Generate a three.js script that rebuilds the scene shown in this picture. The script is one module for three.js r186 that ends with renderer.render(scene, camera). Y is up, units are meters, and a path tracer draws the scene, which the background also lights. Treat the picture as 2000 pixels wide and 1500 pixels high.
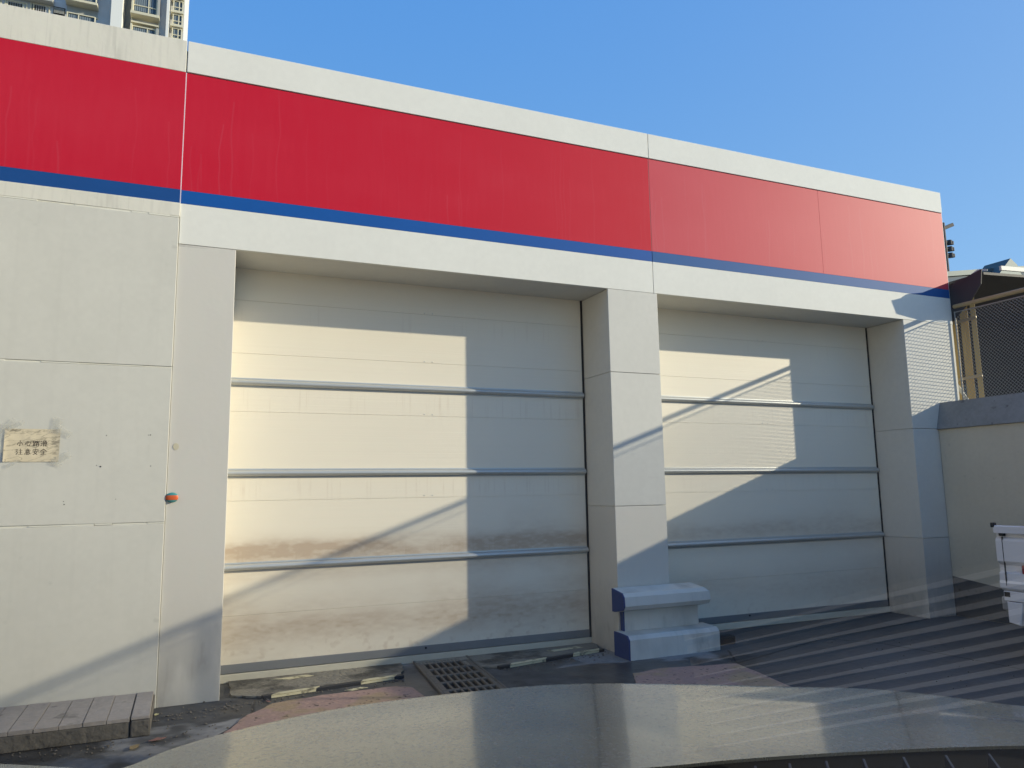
import * as THREE from 'three';
import { RoundedBoxGeometry } from 'three/addons/geometries/RoundedBoxGeometry.js';
import { mergeGeometries } from 'three/addons/utils/BufferGeometryUtils.js';

// ---------------------------------------------------------------- camera, sky, sun, exposure
const scene = new THREE.Scene();
const CAM = new THREE.Vector3(0, 1.45, 5.971);
const camera = new THREE.PerspectiveCamera(54.17, 4 / 3, 0.02, 900);
{
  const yaw = 0.4061, pit = 0.1404, rol = -0.0155;
  const cy = Math.cos(yaw), sy = Math.sin(yaw), cp = Math.cos(pit), sp = Math.sin(pit), cr = Math.cos(rol), sr = Math.sin(rol);
  const f = new THREE.Vector3(sy * cp, sp, -cy * cp), r = new THREE.Vector3(cy, 0, sy), u = new THREE.Vector3().crossVectors(r, f);
  const r2 = r.clone().multiplyScalar(cr).addScaledVector(u, sr), u2 = u.clone().multiplyScalar(cr).addScaledVector(r, -sr);
  camera.position.copy(CAM);
  camera.quaternion.setFromRotationMatrix(new THREE.Matrix4().makeBasis(r2, u2, f.clone().negate()));
}
const SUN = new THREE.Vector3(1.32, 0.477, 0.511).normalize();
const EXPOSURE = 1.21;
{
  const W = 512, H = 256, d = new Float32Array(W * H * 4);
  const mix = (a, b, t) => a + (b - a) * t;
  for (let j = 0; j < H; j++) for (let i = 0; i < W; i++) {
    const el = ((j + 0.5) / H - 0.5) * Math.PI, az = ((i + 0.5) / W - 0.5) * 2 * Math.PI;
    const x = Math.cos(el) * Math.cos(az), y = Math.sin(el), z = Math.cos(el) * Math.sin(az);
    const g = x * SUN.x + y * SUN.y + z * SUN.z;
    const s = Math.max(0, y), t = 1 - Math.exp(-s * 3.1);
    let c = [mix(0.36, 0.038, t), mix(0.63, 0.205, t), mix(0.87, 0.615, t)];
    const glow = 0.18 * Math.pow(Math.max(0, (g + 1) / 2), 5) + 0.8 * Math.pow(Math.max(0, g), 16);
    c = [c[0] + glow * 0.80, c[1] + glow * 0.66, c[2] + glow * 0.42];
    if (y < 0) { const k = Math.min(1, -y * 12); c = [mix(c[0], 0.2, k), mix(c[1], 0.19, k), mix(c[2], 0.18, k)]; }
    const o = (j * W + i) * 4;
    d[o] = c[0]; d[o + 1] = c[1]; d[o + 2] = c[2]; d[o + 3] = 1;
  }
  const sky = new THREE.DataTexture(d, W, H, THREE.RGBAFormat, THREE.FloatType);
  sky.mapping = THREE.EquirectangularReflectionMapping;
  sky.magFilter = sky.minFilter = THREE.LinearFilter;
  sky.needsUpdate = true;
  scene.background = sky; scene.environment = sky;
}
const sun = new THREE.DirectionalLight(new THREE.Color().setRGB(1.0, 0.875, 0.675), 5.0);
sun.position.copy(SUN).multiplyScalar(60); sun.target.position.set(3, 1, 0);
sun.castShadow = true; sun.shadow.radius = 1; sun.shadow.mapSize.set(4096, 4096);
Object.assign(sun.shadow.camera, { left: -25, right: 25, top: 25, bottom: -25, near: 1, far: 160 });
scene.add(sun, sun.target);

const renderer = new THREE.WebGLRenderer({ antialias: true });
renderer.toneMapping = THREE.LinearToneMapping; renderer.toneMappingExposure = EXPOSURE;
renderer.shadowMap.enabled = true;

// ---------------------------------------------------------------- helpers
let seed = 20240611;
const rnd = () => { seed = (seed * 1664525 + 1013904223) >>> 0; return seed / 4294967296; };
const rr = (a, b) => a + (b - a) * rnd();
function hash(x, y, s) { let h = (x * 374761393 + y * 668265263 + s * 974634777) | 0; h = Math.imul(h ^ (h >>> 13), 1274126177); return ((h ^ (h >>> 16)) >>> 0) / 4294967296; }
function vnoise(x, y, px, py, s) {       // tiling value noise: periods px, py in cells
  const xi = Math.floor(x), yi = Math.floor(y), fx = x - xi, fy = y - yi, w = (n, p) => ((n % p) + p) % p;
  const u = fx * fx * (3 - 2 * fx), v = fy * fy * (3 - 2 * fy);
  const a = hash(w(xi, px), w(yi, py), s), b = hash(w(xi + 1, px), w(yi, py), s), c = hash(w(xi, px), w(yi + 1, py), s), e = hash(w(xi + 1, px), w(yi + 1, py), s);
  return a + (b - a) * u + (c - a) * v + (a - b - c + e) * u * v;
}
function fbm(x, y, px, py, s, oct = 4) { let t = 0, a = 0.5, n = 0; for (let o = 0; o < oct; o++) { t += a * vnoise(x, y, px, py, s + o * 17); n += a; x *= 2; y *= 2; px *= 2; py *= 2; a *= 0.5; } return t / n; }
const clamp = (v, a = 0, b = 1) => Math.min(b, Math.max(a, v)), smooth = (a, b, v) => { const t = clamp((v - a) / (b - a)); return t * t * (3 - 2 * t); };
const enc = (v) => Math.round(255 * (v <= 0.0031308 ? 12.92 * v : 1.055 * Math.pow(v, 1 / 2.4) - 0.055));
function tex(W, H, fn, srgb, rw = 1, rh = 1) {     // fn(u, v) -> [r, g, b] linear (or grey); u, v in 0..1; one tile covers rw x rh metres
  const d = new Uint8Array(W * H * 4);
  for (let j = 0; j < H; j++) for (let i = 0; i < W; i++) {
    let c = fn((i + 0.5) / W, (j + 0.5) / H); if (typeof c === 'number') c = [c, c, c];
    const o = (j * W + i) * 4;
    for (let k = 0; k < 3; k++) d[o + k] = srgb ? enc(clamp(c[k])) : Math.round(clamp(c[k]) * 255);
    d[o + 3] = 255;
  }
  const t = new THREE.DataTexture(d, W, H, THREE.RGBAFormat);
  t.wrapS = t.wrapT = THREE.RepeatWrapping; t.magFilter = THREE.LinearFilter; t.minFilter = THREE.LinearMipmapLinearFilter; t.generateMipmaps = true; t.anisotropy = 8;
  if (srgb) t.colorSpace = THREE.SRGBColorSpace;
  t.repeat.set(1 / rw, 1 / rh); t.needsUpdate = true;
  return t;
}
const RGB = (r, g, b) => new THREE.Color().setRGB(r, g, b);
const std = (o) => { const c = o.color; const m = new (o.clearcoat || o.transmission || o.sheen || o.specularIntensity !== undefined ? THREE.MeshPhysicalMaterial : THREE.MeshStandardMaterial)({ ...o, color: Array.isArray(c) ? RGB(...c) : c ?? 0xffffff }); return m; };
function boxUV(g) {                      // uv in metres by the way each face points
  const p = g.attributes.position, n = g.attributes.normal, uv = new Float32Array(p.count * 2);
  for (let i = 0; i < p.count; i++) {
    const ax = Math.abs(n.getX(i)), ay = Math.abs(n.getY(i)), az = Math.abs(n.getZ(i));
    let a, b; if (az >= ax && az >= ay) { a = p.getX(i); b = p.getY(i); } else if (ax >= ay) { a = p.getZ(i); b = p.getY(i); } else { a = p.getX(i); b = p.getZ(i); }
    uv[i * 2] = a; uv[i * 2 + 1] = b;
  }
  g.setAttribute('uv', new THREE.BufferAttribute(uv, 2)); return g;
}
function bx(x0, x1, y0, y1, z0, z1, b = 0.003) {
  const w = x1 - x0, h = y1 - y0, d = z1 - z0, r = Math.min(b, w * 0.3, h * 0.3, d * 0.3);
  const g = r > 0.0004 ? new RoundedBoxGeometry(w, h, d, 1, r) : new THREE.BoxGeometry(w, h, d);
  g.translate((x0 + x1) / 2, (y0 + y1) / 2, (z0 + z1) / 2);
  return boxUV(g.index ? g.toNonIndexed() : g);
}
function rod(a, b, r, seg = 10, r2 = r) { // a straight round bar from a to b
  const A = new THREE.Vector3(...a), B = new THREE.Vector3(...b), d = B.clone().sub(A), g = new THREE.CylinderGeometry(r2, r, d.length(), seg);
  g.applyQuaternion(new THREE.Quaternion().setFromUnitVectors(new THREE.Vector3(0, 1, 0), d.clone().normalize())); g.translate((A.x + B.x) / 2, (A.y + B.y) / 2, (A.z + B.z) / 2);
  return boxUV(g.toNonIndexed());
}
function bar(a, b, w, h, up = [0, 1, 0]) { // a straight rectangular bar, w across and h along up
  const A = new THREE.Vector3(...a), B = new THREE.Vector3(...b), d = B.clone().sub(A), L = d.length(), z = d.normalize(), x = new THREE.Vector3(...up).cross(z).normalize(), y = z.clone().cross(x);
  const g = new RoundedBoxGeometry(w, h, L, 1, Math.min(w, h) * 0.12); g.applyMatrix4(new THREE.Matrix4().makeBasis(x, y, z)); g.translate((A.x + B.x) / 2, (A.y + B.y) / 2, (A.z + B.z) / 2);
  return boxUV(g.index ? g.toNonIndexed() : g);
}
function prism(pts, depth, bevel = 0) {  // outline in x,y extruded along +z
  const s = new THREE.Shape(pts.map(([x, y]) => new THREE.Vector2(x, y)));
  const g = new THREE.ExtrudeGeometry(s, { depth, bevelEnabled: bevel > 0, bevelSize: bevel, bevelThickness: bevel, bevelOffset: -bevel, bevelSegments: 1 });
  return boxUV(g);
}
function flatSheet(pts, y, thick = 0.004) {  // outline in x,z laid flat at height y
  const g = prism(pts.map(([x, z]) => [x, -z]), thick); g.rotateX(-Math.PI / 2); g.translate(0, y, 0); g.computeVertexNormals(); return boxUV(g);
}
const merge = (list) => mergeGeometries(list.map((g) => { const q = g.index ? g.toNonIndexed() : g; for (const k of Object.keys(q.attributes)) if (!['position', 'normal', 'uv'].includes(k)) q.deleteAttribute(k); return q; }), false);
const used = new Map();
function numbered(n) { const k = used.get(n) ?? 0; used.set(n, k + 1); return k ? `${n}_${String(k).padStart(3, '0')}` : n; }
const origin = new Map();
function tag(o, label, category, group, kind) { if (label) o.userData.label = label; if (category) o.userData.category = category; if (group) o.userData.group = group; if (kind) o.userData.kind = kind; return o; }
function thing(name, label, category, base = [0, 0, 0], group) {
  const o = new THREE.Group(); o.name = numbered(name); o.position.set(...base); origin.set(o, base); scene.add(o); return tag(o, label, category, group);
}
function part(parent, name, geo, m, label) { // geometry is given in world coordinates
  const g = Array.isArray(geo) ? merge(geo) : geo, at = origin.get(parent) ?? [0, 0, 0];
  g.translate(-at[0], -at[1], -at[2]);
  const o = new THREE.Mesh(g, m); o.name = name; o.castShadow = o.receiveShadow = true; origin.set(o, at); parent.add(o); if (label) o.userData.label = label; return o;
}
function solo(name, geo, m, label, category, kind) {
  const o = new THREE.Mesh(Array.isArray(geo) ? merge(geo) : geo, m); o.name = numbered(name); o.castShadow = o.receiveShadow = true; scene.add(o); return tag(o, label, category, null, kind);
}

// ---------------------------------------------------------------- measures of the place (metres; the facade stands in the plane z = 0)
const X0 = -0.143, X1 = 0.267, X2 = 3.565, X3 = 4.117, XS = 4.08, X4 = 7.461, X5 = 8.281;
const TOP = 4.959, RED = 4.697, BLU = 3.744, BOT = 3.638, SOF = 3.322, RV = 0.511;
const WX = 7.93, WTOP = 2.372;          // the boundary wall, square to the facade

// ---------------------------------------------------------------- materials
const paintVar = tex(512, 512, (u, v) => 0.90 + 0.07 * fbm(u * 4, v * 4, 4, 4, 3, 5) + 0.05 * (fbm(u * 64, v * 64, 64, 64, 9, 2) - 0.5), true, 2.3, 2.3);
const paintBump = tex(512, 512, (u, v) => 0.5 + 0.35 * (fbm(u * 40, v * 40, 40, 40, 21, 3) - 0.5) + 0.6 * (fbm(u * 3, v * 3, 3, 3, 5, 3) - 0.5), false, 1.1, 1.1);
const white = [0.70, 0.715, 0.70];
const mFasciaWhite = std({ color: [0.80, 0.79, 0.72], map: paintVar, roughness: 0.7, specularIntensity: 0.4, bumpMap: paintBump, bumpScale: 0.0004 });
const mPillar = std({ color: [0.66, 0.645, 0.585], map: paintVar, roughness: 0.65, specularIntensity: 0.5, bumpMap: paintBump, bumpScale: 0.0004 });
const drip = tex(1024, 256, (u, v) => {  // weathered white band: fine vertical runs
  const a = fbm(u * 160, v * 3, 160, 3, 31, 2), b = fbm(u * 12, v * 2, 12, 2, 35, 4), c = fbm(u * 420, v * 4, 420, 4, 37, 2);
  const k = 0.95 - 0.12 * smooth(0.5, 0.85, a) * (0.4 + b) - 0.10 * (b - 0.35) - 0.10 * smooth(0.72, 0.9, c); return [k, k * 0.985, k * 0.945];
}, true, 4.1, 1);
const mWhiteOld = std({ color: [0.74, 0.72, 0.64], map: drip, roughness: 0.6, bumpMap: paintBump, bumpScale: 0.0015 });
const redTex = (s, fadeSheen) => tex(1024, 256, (u, v) => {
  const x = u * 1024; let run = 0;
  for (let k = 0; k < 26; k++) { const c = hash(k, 7, s) * 1024 + 2.2 * Math.sin(v * 9 + k * 2.1) + 3 * (vnoise(v * 8, k, 8, 64, s) - 0.5), top = 0.25 + 0.75 * hash(k, 3, s), w = 0.8 + 0.8 * hash(k, 5, s); if (v < top) run = Math.max(run, Math.exp(-(((x - c) / w) ** 2)) * (0.1 + 0.35 * hash(k, 9, s) ** 2) * (1 - fadeSheen * 0.3)); }
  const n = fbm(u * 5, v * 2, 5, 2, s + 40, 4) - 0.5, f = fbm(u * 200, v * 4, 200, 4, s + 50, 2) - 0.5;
  const chalkSheen = clamp(0.004 + fadeSheen + 0.035 * n + 0.010 * f + 0.12 * run);
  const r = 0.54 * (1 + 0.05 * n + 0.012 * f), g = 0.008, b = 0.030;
  return [r + (0.58 - r) * chalkSheen, g + (0.42 - g) * chalkSheen, b + (0.50 - b) * chalkSheen];
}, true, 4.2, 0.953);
const mRed = [redTex(3, 0.008), redTex(8, 0.0), redTex(15, 0.085)].map((t, i) => { t.offset.set([0, 0, 0.0][i], -BLU / 0.953); return std({ map: t, roughness: [0.6, 0.6, 0.55][i], specularIntensity: [0.35, 0.35, 0.5][i], bumpMap: paintBump, bumpScale: 0.0003 }); });  // right-hand panel: grazing sky reflection painted in as a paler, pinker red
const mBlue = [[0.008, 0.070, 0.26], [0.004, 0.090, 0.36], [0.012, 0.100, 0.31]].map((c) => std({ color: c, map: paintVar, roughness: 0.6, specularIntensity: 0.4 }));
const stucco = tex(1024, 1024, (u, v) => {
  const n = fbm(u * 6, v * 6, 6, 6, 61, 5), f = fbm(u * 90, v * 90, 90, 90, 66, 2), sp = fbm(u * 46, v * 46, 46, 46, 71, 2), run = fbm(u * 70, v * 3, 70, 3, 73, 3);
  const k = 0.93 - 0.10 * (n - 0.4) + 0.05 * (f - 0.5) - 0.10 * smooth(0.80, 0.9, sp) * smooth(0.5, 0.65, n) - 0.02 * smooth(0.55, 0.8, run); return [k, k * 0.99, k * 0.955];
}, true, 2.7, 2.7);
const mLeftWall = std({ color: [0.66, 0.648, 0.592], map: stucco, roughness: 0.72, bumpMap: paintBump, bumpScale: 0.0008 });
const mGap = std({ color: [0.02, 0.02, 0.02], roughness: 0.9 });
const mCaulk = std({ color: [0.72, 0.70, 0.60], roughness: 0.7 });
const mSoffit = mPillar;
const grime = tex(1024, 1024, (u, v) => {  // pillar foot: scuffed, stained plaster (one tile is 1.6 m)
  const n = fbm(u * 7, v * 7, 7, 7, 81, 5), r = fbm(u * 60, v * 14, 60, 14, 83, 3), s = fbm(u * 34, v * 34, 34, 34, 85, 3);
  const low = 1 - smooth(0.02, 0.30, v + 0.16 * (n - 0.5)), d = low * (0.26 * smooth(0.45, 0.75, n) + 0.05 * smooth(0.55, 0.8, r)) + low * 0.10 * smooth(0.66, 0.8, s) * smooth(0.45, 0.6, n);
  const k = 0.93 + 0.05 * (n - 0.5) - d; return [k, k * 0.985, k * 0.96];
}, true, 1.6, 3.3);
const mPillarFoot = std({ color: [0.65, 0.63, 0.575], map: grime, roughness: 0.6, bumpMap: paintBump, bumpScale: 0.0012 });
const doorMapOf = (amount, s) => tex(1024, 1024, (u, v) => {   // one tile is one door: 3.3 m wide, 3.34 m high
  const y = v * 3.34, brush = fbm(u * 6, v * 260, 6, 260, 101, 3) - 0.5, n = fbm(u * 5, v * 7, 5, 7, 105, 5), dr = fbm(u * 190, v * 5, 190, 5, 109, 2), w = fbm(u * 4, v * 20, 4, 20, 111 + s, 4);
  const band = (c, h) => Math.exp(-(((y - c - 0.10 * (w - 0.5)) / h) ** 2));
  let dirt = 0.75 * band(0.98, 0.11) * (0.5 + w) + 0.62 * band(0.40, 0.15) * (0.3 + w) + 0.3 * band(0.78, 0.05) * w + 0.16 * smooth(0.45, 0.7, n) * smooth(2.4, 0.4, y);
  dirt += 0.20 * smooth(0.62, 0.86, dr) * (band(2.22, 0.10) + 0.8 * band(1.5, 0.08) + 0.5 * band(0.95, 0.08) + 0.5 * band(2.95, 0.1)) + 0.25 * smooth(0.60, 0.80, fbm(u * 60, v * 60, 60, 60, 119, 3)) * smooth(0.5, 0.1, y);
  dirt = clamp(amount * dirt * (0.55 + 0.9 * fbm(u * 50, v * 130, 50, 130, 125, 3))); const k = 1 + 0.022 * brush + 0.05 * (n - 0.5);
  return [(0.80 - dirt * 0.30) * k, (0.735 - dirt * 0.34) * k, (0.60 - dirt * 0.31) * k];
}, true, 3.298, 3.34);
const doorBump = tex(256, 1024, (u, v) => 0.5 + 0.5 * (fbm(u * 3, v * 300, 3, 300, 131, 2) - 0.5) + 0.5 * (fbm(u * 3, v * 6, 3, 6, 135, 3) - 0.5), false, 3.3, 3.34);
const mDoor = [X1, X3].map((x) => { const t = doorMapOf(x > 1 ? 0.6 : 1.2, x > 1 ? 7 : 0); t.offset.set(-x / 3.298, 0); t.needsUpdate = true; return std({ map: t, roughness: 0.5, bumpMap: doorBump, bumpScale: 0.0008 }); });
const mBarMetal = std({ color: [0.56, 0.57, 0.545], map: paintVar, roughness: 0.38, metalness: 0.45 });
const mRail = std({ color: [0.23, 0.235, 0.235], map: paintVar, roughness: 0.5, metalness: 0.2 });
const mSill = std({ color: [0.62, 0.585, 0.48], map: stucco, roughness: 0.8, bumpMap: paintBump, bumpScale: 0.004 });
const mRubber = std({ color: [0.012, 0.012, 0.013], roughness: 0.8 });
const concreteBump = tex(512, 512, (u, v) => 0.5 + 0.7 * (fbm(u * 50, v * 50, 50, 50, 151, 3) - 0.5) + 0.5 * (fbm(u * 6, v * 6, 6, 6, 155, 4) - 0.5), false, 1.3, 1.3);
const concreteMap = tex(1024, 1024, (u, v) => { const n = fbm(u * 5, v * 5, 5, 5, 161, 6), f = fbm(u * 120, v * 120, 120, 120, 165, 2), s = fbm(u * 40, v * 40, 40, 40, 168, 3); const k = 1 - 0.5 * (n - 0.4) + 0.18 * (f - 0.5) - 0.4 * smooth(0.7, 0.85, s); return [0.9 * k, 0.885 * k, 0.85 * k]; }, true, 2.9, 2.9);
const mConcrete = std({ color: [0.25, 0.24, 0.225], map: concreteMap, roughness: 0.85, bumpMap: concreteBump, bumpScale: 0.006 });
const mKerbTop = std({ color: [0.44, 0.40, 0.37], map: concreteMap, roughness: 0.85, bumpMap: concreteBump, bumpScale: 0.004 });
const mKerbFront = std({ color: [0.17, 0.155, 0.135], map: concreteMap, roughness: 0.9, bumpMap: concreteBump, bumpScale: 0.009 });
const mGround = std({ color: [0.20, 0.186, 0.16], map: concreteMap, roughness: 0.88, bumpMap: concreteBump, bumpScale: 0.006 });

// ---------------------------------------------------------------- ground
{
  const g = new THREE.PlaneGeometry(1600, 1600); g.rotateX(-Math.PI / 2); g.translate(0, -0.008, 0);
  const p = g.attributes.position, uv = g.attributes.uv; for (let i = 0; i < p.count; i++) uv.setXY(i, p.getX(i), p.getZ(i));
  solo('ground', g, mGround, 'grey concrete yard spreading around the building', 'ground', 'structure');
}
// the washed apron in front of the doors: wet and oil-stained where water runs out
const AX0 = -3, AX1 = 9.0, AZ0 = -0.6, AZ1 = 5.4;
{
  const wetAt = (x, z) => {
    const n = fbm(x * 0.9 + 40, z * 1.3 + 40, 4096, 4096, 201, 5), m = fbm(x * 3.1 + 40, z * 3.1 + 40, 4096, 4096, 207, 4);
    let w = smooth(0.50, 0.56, n * 0.75 + m * 0.25 + 0.035 * Math.exp(-(((z - 0.10) / 0.40) ** 2)) - 0.02 * smooth(0.6, 2.2, z));
    w = Math.max(w, smooth(0.44, 0.50, n * 0.6 + m * 0.4) * smooth(0.5, 0.15, Math.abs(z - 0.95)) * smooth(0.5, 0.15, Math.abs(x + 0.25)));     // the puddle under the step
    w = Math.max(w, smooth(1.0, 0.88, Math.hypot((x - 3.05) / 0.52, (z - 0.45) / 0.26) + 0.5 * (m - 0.5)));                                      // the oil stain by the block
    w = Math.max(w, smooth(0.42, 0.5, m) * smooth(0.36, 0.2, Math.abs(z + 0.14)) * smooth(4.5, 3.7, x) * 0.8);
    return w * smooth(5.2, 4.0, x);
  };
  const crack = (x, z, pts) => { let d = 9; for (let i = 0; i + 1 < pts.length; i++) { const [ax, az] = pts[i], [bx_, bz] = pts[i + 1], t = clamp(((x - ax) * (bx_ - ax) + (z - az) * (bz - az)) / ((bx_ - ax) ** 2 + (bz - az) ** 2)); d = Math.min(d, Math.hypot(x - ax - t * (bx_ - ax), z - az - t * (bz - az))); } return d; };
  const lines = [[[5.6, 0.25], [5.9, 0.62], [6.0, 1.1], [6.05, 1.7], [6.1, 5]], [[4.24, 0.745], [4.15, 1.1], [4.09, 1.43], [4.0, 5]], [[-0.3, 1.5], [0.10, 1.05], [0.27, 0.77], [0.45, 0.45], [0.5, 0.1]], [[4.5, 0.3], [4.24, 0.74]], [[2.25, 0.72], [2.7, 1.2], [3.2, 1.3]], [[4.2, 0.75], [5.6, 0.3], [7.4, 0.02]]];
  const at = (u, v) => { const x = AX0 + u * (AX1 - AX0), z = AZ1 - v * (AZ1 - AZ0); return [x, z]; };
  const cache = new Map();
  const info = (u, v) => {
    const [x, z] = at(u, v); const n = fbm(x * 1.7 + 60, z * 1.7 + 60, 4096, 4096, 221, 5), f = fbm(x * 40 + 60, z * 40 + 60, 65536, 65536, 225, 3), g = fbm(x * 11 + 60, z * 11 + 60, 65536, 65536, 229, 3);
    let c = 9; for (const l of lines) c = Math.min(c, crack(x + 0.02 * (g - 0.5), z + 0.02 * (f - 0.5), l));
    return { x, z, n, f, g, w: wetAt(x, z), c };
  };
  const store = new Array(2048 * 1024);
  for (let j = 0; j < 1024; j++) for (let i = 0; i < 2048; i++) { const o = info((i + 0.5) / 2048, (j + 0.5) / 1024); store[j * 2048 + i] = [o.x, o.z, o.n, o.f, o.g, o.w, o.c]; }
  const get = (u, v) => store[Math.min(1023, Math.floor(v * 1024)) * 2048 + Math.min(2047, Math.floor(u * 2048))];
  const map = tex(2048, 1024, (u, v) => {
    const [x, z, n, f, g, w, c] = get(u, v);
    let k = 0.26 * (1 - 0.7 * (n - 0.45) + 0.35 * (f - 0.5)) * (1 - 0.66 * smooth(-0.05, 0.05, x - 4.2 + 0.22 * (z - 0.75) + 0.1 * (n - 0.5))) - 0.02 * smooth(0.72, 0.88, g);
    k *= 1 - 0.88 * w * (0.85 + 0.3 * (g - 0.5)); k *= 1 - 0.8 * smooth(0.014, 0.004, c);
    return [k * 1.0, k * 0.985, k * 0.95];
  }, true, AX1 - AX0, AZ1 - AZ0);
  const rough = tex(1024, 512, (u, v) => { const [, , n, f, , w] = get(u, v); return 0.86 - 0.5 * w * smooth(0.35, 0.6, n) + 0.1 * (f - 0.5); }, false, AX1 - AX0, AZ1 - AZ0);
  const bump = tex(2048, 1024, (u, v) => { const [, , n, f, g, w, c] = get(u, v); return 0.55 + (0.35 * (f - 0.5) + 0.3 * (g - 0.5)) * (1 - 0.7 * w) + 0.4 * (n - 0.5) - 0.4 * smooth(0.016, 0.004, c); }, false, AX1 - AX0, AZ1 - AZ0);
  const g = new THREE.PlaneGeometry(AX1 - AX0, AZ1 - AZ0); g.rotateX(-Math.PI / 2); g.translate((AX0 + AX1) / 2, 0, (AZ0 + AZ1) / 2);
  const p = g.attributes.position, uv = g.attributes.uv; for (let i = 0; i < p.count; i++) uv.setXY(i, p.getX(i) - AX0, AZ1 - p.getZ(i));
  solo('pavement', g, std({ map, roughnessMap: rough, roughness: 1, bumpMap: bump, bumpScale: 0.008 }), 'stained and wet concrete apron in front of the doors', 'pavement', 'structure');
}
const pinkMap = tex(512, 512, (u, v) => { const n = fbm(u * 5, v * 5, 5, 5, 241, 5), f = fbm(u * 60, v * 60, 60, 60, 245, 3), s = fbm(u * 40, v * 40, 40, 40, 249, 2); const o = smooth(0.5, 0.7, n), k = 1 - 0.3 * (f - 0.5) - 0.75 * smooth(0.76, 0.86, s); return [(0.40 - 0.02 * o) * k, (0.262 + 0.01 * o) * k, (0.215 - 0.05 * o) * k]; }, true, 1.1, 1.1);
const mPink = std({ map: pinkMap, roughness: 0.82, bumpMap: concreteBump, bumpScale: 0.006 });
const wob = (pts, a, n = 6) => { const out = []; for (let i = 0; i < pts.length; i++) { const [ax, az] = pts[i], [cx, cz] = pts[(i + 1) % pts.length]; for (let k = 0; k < n; k++) { const t = k / n; out.push([ax + (cx - ax) * t + (k ? rr(-a, a) : 0), az + (cz - az) * t + (k ? rr(-a, a) : 0)]); } } return out; };
solo('painted_patch', flatSheet(wob([[0.20, 1.6], [0.25, 0.86], [0.40, 0.52], [0.60, 0.27], [0.95, 0.20], [1.50, 0.20], [1.60, 0.30], [1.62, 0.9], [1.3, 1.7]], 0.012), 0.004, 0.004), mPink, 'faded pink painted patch on the ground left of the drain grate', 'paint patch', 'structure');
solo('painted_patch', flatSheet(wob([[3.28, 0.66], [3.6, 0.62], [4.22, 0.76], [4.10, 1.40], [4.02, 1.9], [3.3, 1.9], [3.05, 1.1]], 0.010), 0.004, 0.004), mPink, 'dull red painted patch on the ground in front of the concrete block', 'paint patch', 'structure');

// ---------------------------------------------------------------- the garage building
const garage = thing('garage_building', 'flat-roofed white garage with red and blue fascia and two closed doors', 'building', [3.5, 0, -4]);
const GAP = 0.005;
part(garage, 'core_wall', [bx(-7, X1 - 0.03, 0, SOF + 0.02, -0.62, -0.03), bx(X2 + 0.01, X3 - 0.01, 0, SOF, -0.62, -0.03), bx(X4 + 0.01, X5 - 0.02, 0, SOF, -0.62, -0.03), bx(-7, X5 - 0.02, SOF + 0.02, TOP - 0.06, -0.60, -0.035),
  bx(-7, -6.8, 0, TOP - 0.3, -8.4, -0.62), bx(X5 - 0.22, X5 - 0.002, 0, TOP - 0.1, -8.4, -0.62), bx(-7, X5, 0, TOP - 0.3, -8.6, -8.4), bx(X1, X5, 0, SOF + 0.1, -0.75, -0.60)], mPillar);
part(garage, 'roof', bx(-7, X5 - 0.01, TOP - 0.35, TOP - 0.2, -8.6, -0.60), mConcrete);
// left wall: stacked panels, a finger proud of the pillar beside them, with caulked joints
const jl = [0, 1.258, 2.377, 3.5255];
for (let i = 0; i < 3; i++) part(garage, 'wall_panel', bx(-7, X0, jl[i] + (i ? 0.006 : 0), jl[i + 1] - 0.006, -0.03, 0.013, 0.004), mLeftWall);
for (let i = 1; i < 4; i++) {
  const strips = []; let x = -1.4; while (x < X0 - 0.01) { const l = Math.min(rr(0.08, 0.3), X0 - x); strips.push(bx(x, x + l, jl[i] - 0.0058 + rr(-0.001, 0.002), jl[i] + 0.0055 + rr(-0.002, 0.001), -0.02, rr(0.006, 0.0138), 0.002)); x += l + rr(-0.004, 0.003); }
  part(garage, 'joint_caulk', strips, mCaulk);
}
part(garage, 'beam_panel', bx(-7, X0 + 0.004, 3.5315, BOT, -0.03, 0.011, 0.004), mWhiteOld);
// fascia: three bays, each of a white coping band, a red panel and a blue stripe
const bays = [[-7, X0 - 0.003], [X0 + 0.004, XS - GAP / 2], [XS + GAP / 2, X5]];
bays.forEach(([a, b], i) => {
  const pz = i === 0 ? 0.006 : 0;
  part(garage, 'coping_panel', bx(a, b, RED + (i ? 0.004 : 0), TOP, -0.09, pz + (i ? 0.010 : 0.002), 0.004), i ? mFasciaWhite : mWhiteOld, i ? 'white coping panel' : 'weathered coping panel');
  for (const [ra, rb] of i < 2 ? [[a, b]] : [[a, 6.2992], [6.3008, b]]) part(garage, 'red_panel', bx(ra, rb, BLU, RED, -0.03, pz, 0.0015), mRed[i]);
  part(garage, 'blue_stripe', bx(a, b, BOT, BLU, -0.03, pz + 0.0006, 0.0015), mBlue[i]);
  if (i) part(garage, 'beam_panel', bx(a, b, SOF, BOT, -0.03, pz, 0.003), mFasciaWhite);
});
part(garage, 'seam_strip', bx(X0 - 0.003, X0 + 0.004, BOT, RED, -0.02, 0.0035, 0.001), std({ color: [0.62, 0.55, 0.62], roughness: 0.5 }));
part(garage, 'seam_strip', bx(XS - 0.0024, XS + 0.0024, BLU, RED, -0.02, -0.002, 0), std({ color: [0.5, 0.30, 0.25], roughness: 0.7 }));
part(garage, 'side_cladding', bx(X5 - 0.002, X5 + 0.012, 3.32, TOP, -8.4, -0.004, 0.003), mFasciaWhite);
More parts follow.
